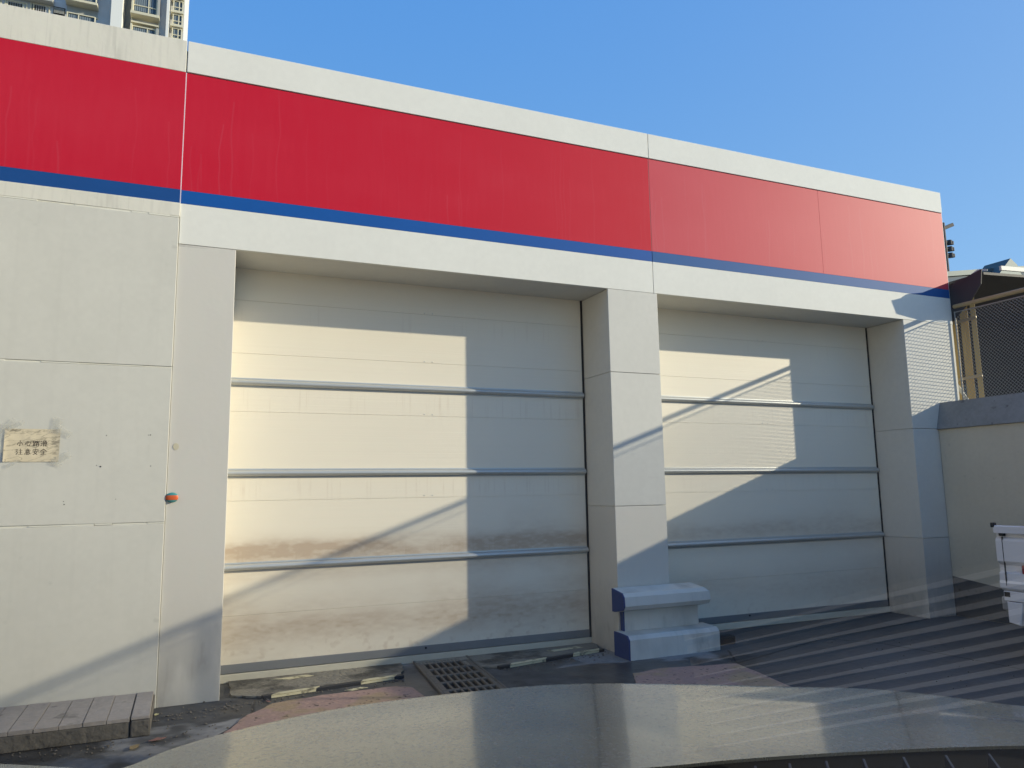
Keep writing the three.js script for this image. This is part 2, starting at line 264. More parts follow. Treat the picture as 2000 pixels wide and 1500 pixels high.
// soffits over the door recesses
part(garage, 'soffit', bx(X1, X2, SOF + 0.0005, SOF + 0.02, -0.60, -0.031, 0), mSoffit);
part(garage, 'soffit', bx(X3, X4, SOF + 0.0005, SOF + 0.02, -0.60, -0.031, 0), mSoffit);
// pillars
part(garage, 'pillar_panel', bx(X0 + 0.002, X1, 0, SOF - 0.003, -0.515, 0, 0.004), mPillarFoot);
const stack = (a, b, ys) => { for (let i = 0; i + 1 < ys.length; i++) part(garage, 'pillar_panel', bx(a, b, ys[i] + (i ? 0.002 : 0), ys[i + 1] - 0.002, -0.515, 0, 0.003), i ? mPillar : mPillarFoot); };
stack(X2, X3, [0, 1.291, 2.526, SOF]);
stack(X4, X5, [0, 0.854, 2.069, SOF]);

// doors
function door(k, xa, xb) {
  const d = new THREE.Group(); d.name = 'roller_door'; garage.add(d); origin.set(d, [3.5, 0, -4]); const zf = -RV;
  const DT = 3.36, bars = [2.361, 1.618, 0.8745], hb = 0.038;
  const edges = [[0.137, 0.5015], [0.503, 0.8745 - hb], [0.8745 + hb, 1.3965], [1.398, 1.618 - hb], [1.618 + hb, 2.1195], [2.121, 2.361 - hb], [2.361 + hb, 2.6035], [2.605, 3.0515], [3.053, DT]];
  part(d, 'backing', bx(xa, xb, 0.1, DT, zf - 0.05, zf - 0.006, 0), mDoor[k]);
  edges.forEach(([a, b]) => part(d, 'slat', bx(xa + 0.004, xb - 0.022, a, b, zf - 0.03, zf + rr(-0.0006, 0.0006), 0.0008), mDoor[k]));
  bars.forEach((y) => {
    const pts = []; for (let i = 0; i <= 10; i++) { const t = Math.PI * (i / 10 - 0.5); pts.push([0.036 * Math.cos(t), 0.026 * Math.sin(t)]); }
    const prof = [[-0.02, -hb], [0.004, -hb], [0.006, -0.027], ...pts, [0.006, 0.027], [0.004, hb], [-0.02, hb]];
    const g = prism(prof, xb - xa - 0.026); g.rotateY(-Math.PI / 2); g.scale(-1, 1, 1);   // profile's x becomes depth
    const q = g.attributes.position, idx = []; for (let i = 0; i < q.count; i += 3) idx.push(i, i + 2, i + 1);
    const h = g.clone(); for (const n of ['position', 'normal', 'uv']) { const A = g.attributes[n], B = h.attributes[n]; idx.forEach((s, t) => { for (let c = 0; c < A.itemSize; c++) B.array[t * A.itemSize + c] = A.array[s * A.itemSize + c]; }); }
    h.computeBoundingBox(); const bb = h.boundingBox; h.translate(xa + 0.004 - bb.min.x, y, 0); h.computeBoundingBox(); h.translate(0, 0, zf + 0.036 - h.boundingBox.max.z); h.computeVertexNormals();
    part(d, 'wind_bar', boxUV(h), mBarMetal);
  });
  part(d, 'bottom_rail', bx(xa + 0.004, xb - 0.022, 0.070, 0.136, zf - 0.03, zf + 0.008, 0.004), mRail);
  part(d, 'sill', bx(xa, xb, 0.0, 0.066, zf - 0.06, zf + 0.012, 0.006), mSill);
  part(d, 'rubber_seal', bx(xb - 0.021, xb, 0.0, DT, zf - 0.04, zf + 0.006, 0.004), mRubber);
  const bolt = new THREE.CylinderGeometry(0.009, 0.009, 0.006, 14); bolt.rotateX(Math.PI / 2); bolt.translate(k ? 5.44 : 1.938, 0.118, zf + 0.011); part(d, 'bolt', boxUV(bolt.toNonIndexed()), mRubber);
  for (const y of [2.60, 2.12, 1.40, 3.05]) for (const s of [0, 0.075]) { const g = new THREE.SphereGeometry(0.005, 8, 6); g.scale(1, 1, 0.5); g.translate(xa + 1.66 + s, y + 0.016, zf + 0.001); part(d, 'rivet', boxUV(g.toNonIndexed()), mBarMetal); }
}
door(0, X1, X2); door(1, X3, X4);

// ---------------------------------------------------------------- threshold strips with worn hazard paint
const mBlackSteel = std({ color: [0.03, 0.03, 0.032], map: paintVar, roughness: 0.5, metalness: 0.4 });
const ochre = tex(256, 256, (u, v) => { const n = fbm(u * 8, v * 8, 8, 8, 301, 5), k = 1 - 0.6 * smooth(0.52, 0.66, n); return [0.62 * k, 0.56 * k, 0.36 * k]; }, true, 0.4, 0.4);
const mOchre = std({ map: ochre, roughness: 0.7, bumpMap: concreteBump, bumpScale: 0.003 });
const ledgeMap = tex(512, 512, (u, v) => { const n = fbm(u * 5, v * 5, 5, 5, 311, 6), f = fbm(u * 70, v * 70, 70, 70, 315, 2), k = (1 + 0.3 * (f - 0.5)) * (1 - 0.72 * smooth(0.40, 0.66, n)); return [k * 0.95, k * 0.93, k * 0.88]; }, true, 1.1, 1.1);
const mLedge = std({ color: [0.24, 0.225, 0.19], map: ledgeMap, roughness: 0.75, bumpMap: concreteBump, bumpScale: 0.012 });
function threshold(label, xa, za, xb, zb, patches) {
  const t = thing('threshold_strip', label, 'threshold', [(xa + xb) / 2, 0, (za + zb) / 2]);
  const zat = (x) => za + (zb - za) * (x - xa) / (xb - xa);
  const top = wob([[xa - 0.2, -0.50], [xb + 0.1, -0.50], [xb + 0.06, zb - 0.20], [xb - 0.03, zb - 0.02], [xa, za - 0.02], [xa - 0.2, za - 0.14]], 0.008);
  part(t, 'ledge', flatSheet(top, 0.003, 0.013), mLedge);
  part(t, 'steel_angle', bar([xa, 0.012, za], [xb, 0.012, zb], 0.05, 0.024), mBlackSteel);
  for (const [a, b] of patches) { const s = 0.035, z0 = zat(a), z1 = zat(b), g = flatSheet(wob([[a, z0 + 0.029], [b, z1 + 0.029], [b + s, z1 - 0.028], [a + s, z0 - 0.028]], 0.003, 4), 0.0235, 0.003);
    const f = bar([a, 0.012, z0 + 0.0255], [b, 0.012, z1 + 0.0255], 0.002, 0.018); part(t, 'paint_patch', [g, f], mOchre); }
}
threshold('dark threshold strip with worn yellow paint at the left of the drain grate', 0.55, 0.09, 1.62, -0.06, [[0.61, 0.93], [1.27, 1.54]]);
threshold('dark threshold strip with yellow patches between the drain grate and the blue-ended block', 2.40, 0.02, 3.50, -0.19, [[2.50, 2.86], [3.15, 3.44]]);
solo('paint_flake', flatSheet([[0.66, -0.40], [0.92, -0.43], [0.98, -0.38], [0.78, -0.34]], 0.0165, 0.003), mOchre, 'pale paint remnant below the bright sill of the left door', 'paint flake');
solo('paint_flake', flatSheet([[3.02, -0.36], [3.34, -0.40], [3.38, -0.34], [3.06, -0.30]], 0.0165, 0.003), mOchre, 'pale paint remnant behind the strip near the middle pillar', 'paint flake');
solo('paint_flake', flatSheet([[1.12, 0.02 + 0.12], [1.25, 0.10], [1.30, 0.13], [1.17, 0.17]], 0.004, 0.003), mOchre, 'small pale fleck between the strip and the pink patch', 'paint flake');

// ---------------------------------------------------------------- drain grate
{
  const t = thing('drain_grate', 'rusty iron drain grate with rows of slots running out under the left door', 'drain grate', [1.95, 0, 0.1]);
  const iron = std({ color: [0.20, 0.185, 0.165], map: concreteMap, roughness: 0.6, metalness: 0.5, bumpMap: concreteBump, bumpScale: 0.004 });
  const za = -0.50, zb = 0.98, w = 0.45, xl = (z) => 1.845 - 0.11 * ((z + 0.5) / 1.2);
  part(t, 'pit', flatSheet([[xl(za), za], [xl(za) + w, za], [xl(zb) + w, zb], [xl(zb), zb]], 0.001, 0.002), std({ color: [0.006, 0.006, 0.006], roughness: 0.9 }));
  const rows = 6, rz = (zb - za - 0.14) / rows;
  for (let r = 0; r < rows; r++) {
    const z0 = za + 0.14 + r * rz, z1 = z0 + rz - 0.004, sh = new THREE.Shape(), x0 = xl(z0), x1 = xl(z1);
    sh.moveTo(x0, -z0); sh.lineTo(x0 + w, -z0); sh.lineTo(x1 + w, -z1); sh.lineTo(x1, -z1); sh.closePath();
    for (let c = 0; c < 7; c++) { const cx = 0.032 + c * (w - 0.064) / 7 + 0.012, sw = 0.038, h = new THREE.Path(), a = z0 + 0.022, b = z1 - 0.022, k = (z) => xl(z) + cx; h.moveTo(k(a), -a); h.lineTo(k(b), -b); h.lineTo(k(b) + sw, -b); h.lineTo(k(a) + sw, -a); h.closePath(); sh.holes.push(h); }
    const g = new THREE.ExtrudeGeometry(sh, { depth: 0.014, bevelEnabled: true, bevelSize: 0.002, bevelThickness: 0.002, bevelOffset: -0.002, bevelSegments: 1 }); g.rotateX(-Math.PI / 2); g.translate(0, 0.004, 0);
    part(t, 'grate_bar', boxUV(g), iron);
  }
  const wires = []; for (let i = 0; i <= 14; i++) wires.push(rod([xl(za) + i * w / 14, 0.016, za], [xl(za + 0.14) + i * w / 14, 0.016, za + 0.14], 0.0022, 6)); for (let j = 0; j < 5; j++) { const z = za + 0.015 + j * 0.03; wires.push(rod([xl(z), 0.018, z], [xl(z) + w, 0.018, z], 0.0022, 6)); }
  part(t, 'wire_screen', wires, std({ color: [0.42, 0.38, 0.30], roughness: 0.6, metalness: 0.3 }));
  part(t, 'frame', [bar([xl(za) - 0.012, 0.012, za], [xl(zb) - 0.012, 0.012, zb], 0.018, 0.02), bar([xl(za) + w + 0.012, 0.012, za], [xl(zb) + w + 0.012, 0.012, zb], 0.018, 0.02)], iron);
}

// ---------------------------------------------------------------- stone step at the foot of the left wall
{
  const t = thing('stone_step', 'low grey stone step with paver strips along the foot of the left wall', 'step', [-1.5, 0, 0.32]);
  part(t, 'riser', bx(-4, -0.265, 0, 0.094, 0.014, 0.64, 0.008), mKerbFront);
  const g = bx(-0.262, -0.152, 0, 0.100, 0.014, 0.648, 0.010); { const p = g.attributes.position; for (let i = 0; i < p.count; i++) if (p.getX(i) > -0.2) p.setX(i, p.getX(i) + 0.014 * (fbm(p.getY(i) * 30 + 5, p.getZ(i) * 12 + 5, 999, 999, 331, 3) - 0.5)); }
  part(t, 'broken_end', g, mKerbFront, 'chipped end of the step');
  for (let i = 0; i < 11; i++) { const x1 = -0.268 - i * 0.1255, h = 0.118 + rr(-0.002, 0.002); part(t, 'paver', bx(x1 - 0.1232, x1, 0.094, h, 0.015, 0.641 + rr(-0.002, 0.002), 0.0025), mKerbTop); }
  part(t, 'paver', bx(-0.262, -0.158, 0.1003, 0.119, 0.015, 0.644, 0.005), mKerbTop);
}

// ---------------------------------------------------------------- paper notice, bumper and marks on the left wall
{
  const cv = document.createElement('canvas'); cv.width = 640; cv.height = 440; const c = cv.getContext('2d');
  const img = c.createImageData(640, 440);
  for (let j = 0; j < 440; j++) for (let i = 0; i < 640; i++) {
    const u = i / 640, v = j / 440, n = fbm(u * 4 + v * 2, v * 5, 99, 99, 401, 5), m = fbm(u * 3 - v * 3 + 9, v * 9 + u * 4, 99, 99, 405, 4), ridge = Math.abs(m - 0.5) * 2, st = smooth(0.55, 0.75, n);
    const k = 1 - 0.20 * smooth(0.12, 0.0, ridge) - 0.28 * st; const o = (j * 640 + i) * 4; img.data[o] = 216 * k; img.data[o + 1] = 202 * k; img.data[o + 2] = 172 * k; img.data[o + 3] = 255;
  }
  c.putImageData(img, 0, 0);
  const W_ = [[[10, 14], [20, 24]], [[6, 40], [16, 50]], [[6, 90], [22, 62]]];
  const glyphs = [
    [[[50, 8], [50, 88], [38, 80]], [[28, 38], [12, 70]], [[70, 36], [90, 68]]],
    [[[15, 45], [8, 70]], [[32, 30], [36, 75], [48, 88], [72, 86], [76, 66]], [[45, 18], [54, 36]], [[78, 34], [92, 56]]],
    [[[10, 12], [42, 12], [42, 38], [10, 38], [10, 12]], [[26, 38], [26, 82]], [[26, 58], [42, 58]], [[12, 52], [12, 86]], [[6, 90], [44, 78]], [[62, 8], [48, 40]], [[58, 22], [86, 22], [50, 62]], [[62, 30], [96, 60]], [[58, 62], [88, 62], [88, 90], [58, 90], [58, 62]]],
    [...W_, [[40, 36], [40, 10], [80, 10], [80, 36]], [[60, 36], [60, 22], [80, 22]], [[30, 50], [30, 38], [92, 38], [88, 50]], [[42, 92], [42, 50], [80, 50], [80, 90], [72, 88]], [[42, 62], [80, 62]], [[42, 74], [80, 74]]],
    [...W_, [[58, 8], [66, 18]], [[40, 28], [90, 28]], [[42, 56], [88, 56]], [[36, 88], [96, 88]], [[65, 28], [65, 88]]],
    [[[50, 4], [52, 12]], [[22, 14], [80, 14]], [[38, 18], [42, 28]], [[64, 18], [58, 28]], [[10, 30], [92, 30]], [[28, 38], [74, 38], [74, 62], [28, 62], [28, 38]], [[28, 50], [74, 50]], [[18, 72], [10, 88]], [[34, 70], [38, 90], [66, 92], [70, 80]], [[48, 66], [54, 76]], [[78, 70], [90, 84]]],
    [[[50, 4], [52, 14]], [[12, 30], [14, 18], [88, 18], [84, 30]], [[46, 28], [30, 62], [72, 90]], [[68, 44], [56, 74], [18, 92]], [[8, 46], [94, 46]]],
    [[[50, 6], [8, 44]], [[50, 6], [94, 42]], [[30, 46], [72, 46]], [[30, 66], [72, 66]], [[12, 90], [90, 90]], [[50, 46], [50, 90]]]];
  c.strokeStyle = 'rgb(58,48,38)'; c.lineCap = 'round'; c.lineJoin = 'round';
  glyphs.forEach((gl, i) => { const gx = 142 + (i % 4) * 92, gy = i < 4 ? 152 : 264; for (const s of gl) { const hor = Math.abs(s[0][1] - s[s.length - 1][1]) < 4 && s.length === 2; c.lineWidth = hor ? 4.5 : 8; c.beginPath(); s.forEach(([x, y], k) => c[k ? 'lineTo' : 'moveTo'](gx + x * 0.80, gy + y * 0.86)); c.stroke(); } });
  const t = new THREE.CanvasTexture(cv); t.colorSpace = THREE.SRGBColorSpace;
  const w = 0.322, h = 0.222, cx = -0.982, cyy = 1.80, g = new THREE.PlaneGeometry(w, h, 32, 22), p = g.attributes.position;
  for (let i = 0; i < p.count; i++) p.setZ(i, 0.004 * fbm(p.getX(i) * 22 + 9, p.getY(i) * 26 + p.getX(i) * 10 + 9, 999, 999, 411, 3) + 0.003 * (Math.abs(p.getX(i)) / 0.16) ** 6);
  g.translate(cx, cyy, 0.0145); g.computeVertexNormals();
  const n = thing('paper_notice', 'creased yellowed paper notice with two lines of characters taped to left wall', 'notice', [cx, cyy, 0.013]);
  part(n, 'sheet', g, std({ map: t, roughness: 0.75, side: THREE.DoubleSide }));
  const tapeM = std({ color: [0.60, 0.59, 0.52], roughness: 0.3, transparent: true, opacity: 0.28, side: THREE.DoubleSide });
  for (const [x, y, a, l, ww] of [[-1.125, 1.925, 0.9, 0.12, 0.045], [-1.08, 1.935, 0.5, 0.10, 0.03], [-0.845, 1.935, 1.35, 0.11, 0.06], [-0.80, 1.895, -0.55, 0.10, 0.045], [-0.80, 1.715, 0.55, 0.11, 0.05], [-0.835, 1.675, -0.4, 0.07, 0.025], [-1.085, 1.675, 0.45, 0.08, 0.022], [-1.155, 1.85, 1.5, 0.2, 0.03]]) {
    const q = new THREE.PlaneGeometry(l, ww, 8, 3), pp = q.attributes.position; for (let i = 0; i < pp.count; i++) { pp.setZ(i, 0.006 * fbm(pp.getX(i) * 60 + x * 9 + 50, pp.getY(i) * 60 + 20, 999, 999, 431, 3)); pp.setY(i, pp.getY(i) * (0.75 + 0.5 * hash(i, 3, 9))); }
    q.rotateZ(a); q.translate(x, y, 0.0195); q.computeVertexNormals(); part(n, 'tape', q, tapeM);
  }
}
{
  const b = thing('corner_bumper', 'small orange and teal rounded rubber knob stuck on the wall seam', 'bumper', [-0.105, 1.435, 0.0]);
  const orange = std({ color: [0.62, 0.10, 0.015], roughness: 0.5 }), teal = std({ color: [0.05, 0.24, 0.24], roughness: 0.5 });
  const shell = (a0, a1, s) => { const g = new THREE.SphereGeometry(0.036, 24, 10, 0, 2 * Math.PI, a0, a1 - a0), p = g.attributes.position; g.scale(1.18 * s, 0.98 * s, 0.36 * s); g.translate(-0.103, 1.435, 0.012); return g; };
  part(b, 'rim', shell(0, Math.PI, 1), orange); part(b, 'cap', shell(0, 1.12, 1.02), teal); part(b, 'cap', shell(2.08, Math.PI, 1.02), teal);
}
{ for (const [x, y, s] of [[-0.54, 1.874, 0.005], [-0.262, 1.881, 0.006], [-0.275, 1.880, 0.004], [-0.566, 1.656, 0.008], [-0.59, 1.665, 0.004], [-0.25, 1.66, 0.005], [-0.77, 1.40, 0.006], [-0.775, 1.42, 0.004], [-0.46, 1.43, 0.004]]) { const g = new THREE.IcosahedronGeometry(s * 0.7, 1); g.scale(1, 0.9, 0.35); g.translate(x, y, 0.0135); part(garage, 'screw_hole', boxUV(g), mGap); } }
{ const s = new THREE.CylinderGeometry(0.02, 0.02, 0.002, 20); s.rotateX(Math.PI / 2); s.scale(1, 1.25, 1); s.translate(-0.092, 1.80, 0.001); solo('adhesive_spot', s, std({ color: [0.55, 0.50, 0.36], roughness: 0.7 }), 'faint tan round adhesive spot on the first pillar', 'spot'); }

// ---------------------------------------------------------------- I-shaped concrete guard block before the middle pillar
{
  const t = thing('guard_block', 'white concrete guard block of I-section with a blue end before middle pillar', 'guard block', [4.0, 0, 0.12]);
  const mBlk = std({ color: [0.70, 0.70, 0.655], map: grime, roughness: 0.6, bumpMap: paintBump, bumpScale: 0.003 });
  const mNavy = std({ color: [0.016, 0.04, 0.16], map: paintVar, roughness: 0.55, bumpMap: concreteBump, bumpScale: 0.002 });
  // profile in (z, y)
  const low = [[0.008, 0], [0.255, 0], [0.255, 0.165], [0.225, 0.198], [0.085, 0.205], [0.008, 0.205]], web = [[0.008, 0.205], [0.062, 0.205], [0.062, 0.375], [0.008, 0.375]], up = [[0.008, 0.375], [0.055, 0.375], [0.19, 0.404], [0.215, 0.44], [0.208, 0.515], [0.18, 0.548], [0.008, 0.575]];
  const run = (pr, xa, xb, b = 0.006) => { const g = prism(pr, xb - xa, b); g.rotateY(Math.PI / 2); g.scale(1, 1, -1); const p = g.attributes.position; for (const A of Object.values(g.attributes)) for (let i = 0; i < A.count; i += 3) for (let c = 0; c < A.itemSize; c++) { const s = A.array[(i + 1) * A.itemSize + c]; A.array[(i + 1) * A.itemSize + c] = A.array[(i + 2) * A.itemSize + c]; A.array[(i + 2) * A.itemSize + c] = s; } g.computeBoundingBox(); g.translate(xa - g.boundingBox.min.x, 0, 0); g.computeVertexNormals(); return boxUV(g); };
  const chamfer = (g, x0, dx) => { const p = g.attributes.position; for (let i = 0; i < p.count; i++) if (p.getX(i) > x0 - 0.05 && p.getY(i) > 0.5) p.setX(i, p.getX(i) - dx * smooth(0.5, 0.57, p.getY(i))); g.computeVertexNormals(); return g; };
  part(t, 'foot', run(low, 3.512, 4.445, 0.007), mBlk); part(t, 'web', run(web, 3.583, 4.37, 0.003), mBlk); part(t, 'top_flange', chamfer(run(up, 3.502, 4.40, 0.006), 4.40, 0.06), mBlk);
  part(t, 'end_face', run(low, 3.503, 3.513, 0.003), mNavy, 'navy blue painted end'); part(t, 'end_face', run(web, 3.574, 3.584, 0.002), mNavy, 'navy blue painted end'); part(t, 'end_face', run(up, 3.493, 3.503, 0.003), mNavy, 'navy blue painted end');
}
{ const g = bx(4.46, 4.76, 0, 0.075, 0.0, 0.10, 0.015); solo('rubber_chock', g, mRubber, 'small black rubber chock on the ground behind the white block', 'chock'); }

// ---------------------------------------------------------------- boundary wall with its fence, square to the facade
{
  const t = thing('boundary_wall', 'plain cream rendered boundary wall with a grey sloped top at the right', 'wall', [8.1, 0, 3.5]);
  const mWall = std({ color: [0.62, 0.575, 0.47], map: stucco, roughness: 0.85, bumpMap: paintBump, bumpScale: 0.004 });
  const mCope = std({ color: [0.285, 0.30, 0.31], map: concreteMap, roughness: 0.75, bumpMap: concreteBump, bumpScale: 0.003 });
  const face = WX - 0.06, zE = 7.6;
  part(t, 'render', bx(face, 8.33, 0, 2.062, 0.004, zE, 0.004), mWall);
  const cp = prism([[face - 0.028, 2.064], [8.36, 2.064], [8.36, WTOP], [WX, WTOP]], zE - 0.003, 0.004); cp.translate(0, 0, 0.003); part(t, 'coping', boxUV(cp), mCope);
  const db = prism([[0.006, 0.004], [zE, 0.004], [zE, 0.11], [2.4, 0.11], [0.006, 0.43]], 0.003); db.rotateY(-Math.PI / 2); db.translate(face - 0.0005, 0, 0); db.computeVertexNormals(); part(t, 'base_band', boxUV(db), std({ color: [0.10, 0.105, 0.11], map: concreteMap, roughness: 0.8 }), 'dark band at the foot of the wall');
}
{
  const t = thing('chain_link_fence', 'chain link fence with a tan tube top rail standing on boundary wall', 'fence', [8.3, WTOP, 2.4]);
  const mTan = std({ color: [0.42, 0.32, 0.16], map: paintVar, roughness: 0.5 }), mWire = std({ color: [0.30, 0.30, 0.29], roughness: 0.45, metalness: 0.6 });
  const y0 = WTOP + 0.01, y1 = 3.47, za = 0.035, zb = 5.0, P = 0.041, w = [];
  for (let k = -Math.ceil((y1 - y0) / P); k * P < zb - za; k++) for (const s of [1, -1]) {
    let a = k * P, b = a + (y1 - y0), ya = y0, yb = y1; if (a < 0) { ya = y0 - a; a = 0; } if (b > zb - za) { yb = y1 - (b - (zb - za)); b = zb - za; } if (yb - ya < 0.01) continue;
    const Y = (y) => (s > 0 ? y : y0 + y1 - y), A = [8.3 + s * 0.0015, Y(ya), za + a], B = [8.3 + s * 0.0015, Y(yb), za + b];
    const g = rod(A, B, 0.0026, 4); w.push(g);
  }
  part(t, 'wire_mesh', w, mWire);
  part(t, 'top_rail', rod([8.3, 3.53, 0.03], [8.3, 3.53, zb], 0.026, 12), mTan);
  part(t, 'tension_rod', rod([8.3, 3.462, 0.03], [8.3, 3.462, zb], 0.008, 8), mWire);
  part(t, 'end_rod', rod([8.3, WTOP, 0.03], [8.3, 3.47, 0.03], 0.009, 8), mWire);
  for (const z of [1.7, 3.35, 4.98]) part(t, 'fence_post', rod([8.345, WTOP - 0.01, z], [8.345, 3.51, z], 0.02, 10), mTan);
}

// ---------------------------------------------------------------- lean-to shed behind the fence
{
  const t = thing('open_shed', 'dark open shed with patched roof sheets behind the chain link fence', 'shed', [11, 0, -1]);
  const mSheet = std({ color: [0.035, 0.036, 0.04], roughness: 0.7 }), mDarkWall = std({ color: [0.055, 0.055, 0.06], map: stucco, roughness: 0.9 }), mPale = std({ color: [0.60, 0.60, 0.55], roughness: 0.6 }), mGreen = std({ color: [0.045, 0.09, 0.10], roughness: 0.6, metalness: 0.2 });
  part(t, 'rear_wall', bx(8.5, 16, 0, 4.1, -2.5, -2.3), mDarkWall); part(t, 'side_wall', bx(15.8, 16, 0, 4.2, -2.3, 0.3), mDarkWall);
  part(t, 'window', bx(11.2, 11.9, 2.35, 3.05, -2.31, -2.28), std({ color: [0.015, 0.015, 0.018], roughness: 0.2 }));
  const roof = (pts, th) => { const g = new THREE.BufferGeometry(), n = pts.length, pos = [], idx = []; for (const s of [0, -th]) for (const [x, y, z] of pts) pos.push(x, y + s, z); for (let i = 1; i + 1 < n; i++) { idx.push(0, i, i + 1, n, n + i + 1, n + i); } for (let i = 0; i < n; i++) { const j = (i + 1) % n; idx.push(i, n + i, n + j, i, n + j, j); } g.setAttribute('position', new THREE.Float32BufferAttribute(pos, 3)); g.setIndex(idx); const q = g.toNonIndexed(); q.computeVertexNormals(); return boxUV(q); };
  part(t, 'roof_sheet', roof([[8.34, 3.86, 0.40], [16, 4.25, 0.40], [16, 4.35, -2.6], [8.34, 3.82, -2.6]], 0.03), mSheet);
  part(t, 'hanging_sheet', (() => { const g = prism([[-0.41, 3.89], [-0.385, 3.717], [-0.256, 3.563], [0.02, 3.345], [0.3, 3.30], [0.3, 3.70], [0.02, 3.79]], 0.012); g.rotateY(Math.PI / 2); g.translate(8.296, 0, 0); g.computeVertexNormals(); return boxUV(g); })(), mSheet);
  part(t, 'fascia_board', roof([[8.62, 3.955, 0.43], [16, 4.30, 0.43], [16, 4.30, 0.405], [8.62, 3.955, 0.405]], 0.05), mPale);
  part(t, 'flashing', [bar([8.31, 3.75, 0.03], [8.36, 3.905, 0.33], 0.014, 0.022), bar([8.36, 3.905, 0.33], [8.40, 3.885, 0.41], 0.014, 0.022)], mPale);
  const mPost = std({ color: [0.50, 0.37, 0.155], map: paintVar, roughness: 0.6 });
  for (const [z0, z1, w] of [[-0.208, -0.196, 0.058], [-0.077, -0.070, 0.084], [0.050, 0.046, 0.054]]) part(t, 'wooden_post', bar([8.6, 2.0, z0], [8.6, 3.82, z1], w, 0.03, [0.82, 0, -0.57]), mPost);
  for (const y of [2.70, 3.40]) part(t, 'bracket', bar([8.565, y - 0.01, -0.30], [8.575, y + 0.01, 0.10], 0.012, 0.035), std({ color: [0.35, 0.30, 0.22], roughness: 0.5, metalness: 0.4 }));
  part(t, 'white_rail', bar([8.5, 2.50, -0.75], [10.4, 2.50, -0.75], 0.05, 0.06), std({ color: [0.75, 0.76, 0.76], roughness: 0.5 }));
  part(t, 'leaning_board', bar([8.315, 2.70, -0.10], [8.37, 2.385, 0.045], 0.02, 0.035), mPale);
}
{
  const t = thing('back_shed', 'distant shed with a grey-green sheet roof and a small pointed vent', 'shed', [15, 0, -4.5]);
  const mGreen = std({ color: [0.06, 0.10, 0.11], roughness: 0.6, metalness: 0.2 }), mG2 = std({ color: [0.17, 0.18, 0.16], roughness: 0.7 });
  const quad = (a, b, c, d, th) => { const g = new THREE.BufferGeometry(), P = [a, b, c, d, ...[a, b, c, d].map(([x, y, z]) => [x, y - th, z])]; g.setAttribute('position', new THREE.Float32BufferAttribute(P.flat(), 3)); g.setIndex([0, 1, 2, 0, 2, 3, 4, 6, 5, 4, 7, 6, 0, 4, 5, 0, 5, 1, 1, 5, 6, 1, 6, 2, 2, 6, 7, 2, 7, 3, 3, 7, 4, 3, 4, 0]); const q = g.toNonIndexed(); q.computeVertexNormals(); return boxUV(q); };
  part(t, 'ridge', quad([10.5, 4.94, -3.1], [20, 6.40, -3.1], [20, 6.40, -3.0], [10.5, 4.94, -3.0], 0.09), mGreen);
  part(t, 'roof_sheet', quad([10.5, 4.86, -3.05], [20, 6.31, -3.05], [20, 5.95, -2.62], [10.5, 4.60, -2.62], 0.05), mG2);
  part(t, 'wall', bx(10.5, 20, 0, 4.7, -6, -3.2), mG2);
  const v = prism([[13.25, 5.10], [13.55, 5.26], [13.9, 5.58], [14.08, 5.47], [14.16, 5.30], [14.45, 5.2]], 0.5); v.translate(0, 0, -3.28); part(t, 'roof_vent', v, mGreen);
}
// ---------------------------------------------------------------- taller unseen block added along the wall to keep sun off the bonnet
{
  const t = thing('added_shade_block', 'unseen plain block added along the boundary wall to shade the bonnet', 'building', [10.5, 0, 6.4]);
  const m = std({ color: [0.5, 0.48, 0.42], map: stucco, roughness: 0.85 });
  part(t, 'wall', bx(8.36, 9.8, 0, 5.0, 5.1, 7.9, 0.01), m); part(t, 'roof', bx(8.3, 9.9, 5.0, 5.12, 5.05, 7.95, 0.01), mConcrete);
  for (const z of [5.7, 6.9]) { const w = part(t, 'window', bx(8.33, 8.365, 3.0, 4.0, z - 0.35, z + 0.35), std({ color: [0.03, 0.035, 0.04], roughness: 0.1 })); part(w, 'frame', [bx(8.32, 8.37, 2.95, 3.0, z - 0.4, z + 0.4), bx(8.32, 8.37, 4.0, 4.05, z - 0.4, z + 0.4), bx(8.32, 8.37, 3.0, 4.0, z - 0.4, z - 0.35), bx(8.32, 8.37, 3.0, 4.0, z + 0.35, z + 0.4)], mFasciaWhite); }
}

// ---------------------------------------------------------------- sunlit building added outside the frame to throw warm light back on the doors
{
  const t = thing('added_bounce_building', 'unseen cream flat-roofed building added left of the yard to bounce light', 'building', [-8, 0, 10]);
  part(t, 'wall', bx(-12, -5, 0, 8.0, 3.0, 19, 0.02), std({ color: [0.50, 0.44, 0.35], map: stucco, roughness: 0.9 }));
  part(t, 'roof', bx(-12.1, -4.9, 8.0, 8.2, 2.9, 19.1, 0.02), mConcrete);
  for (let i = 0; i < 5; i++) for (const y of [1.2, 4.8]) part(t, 'window', bx(-5.03, -4.97, y, y + 1.5, 4.2 + i * 3, 5.6 + i * 3), std({ color: [0.03, 0.035, 0.04], roughness: 0.1 }));
}

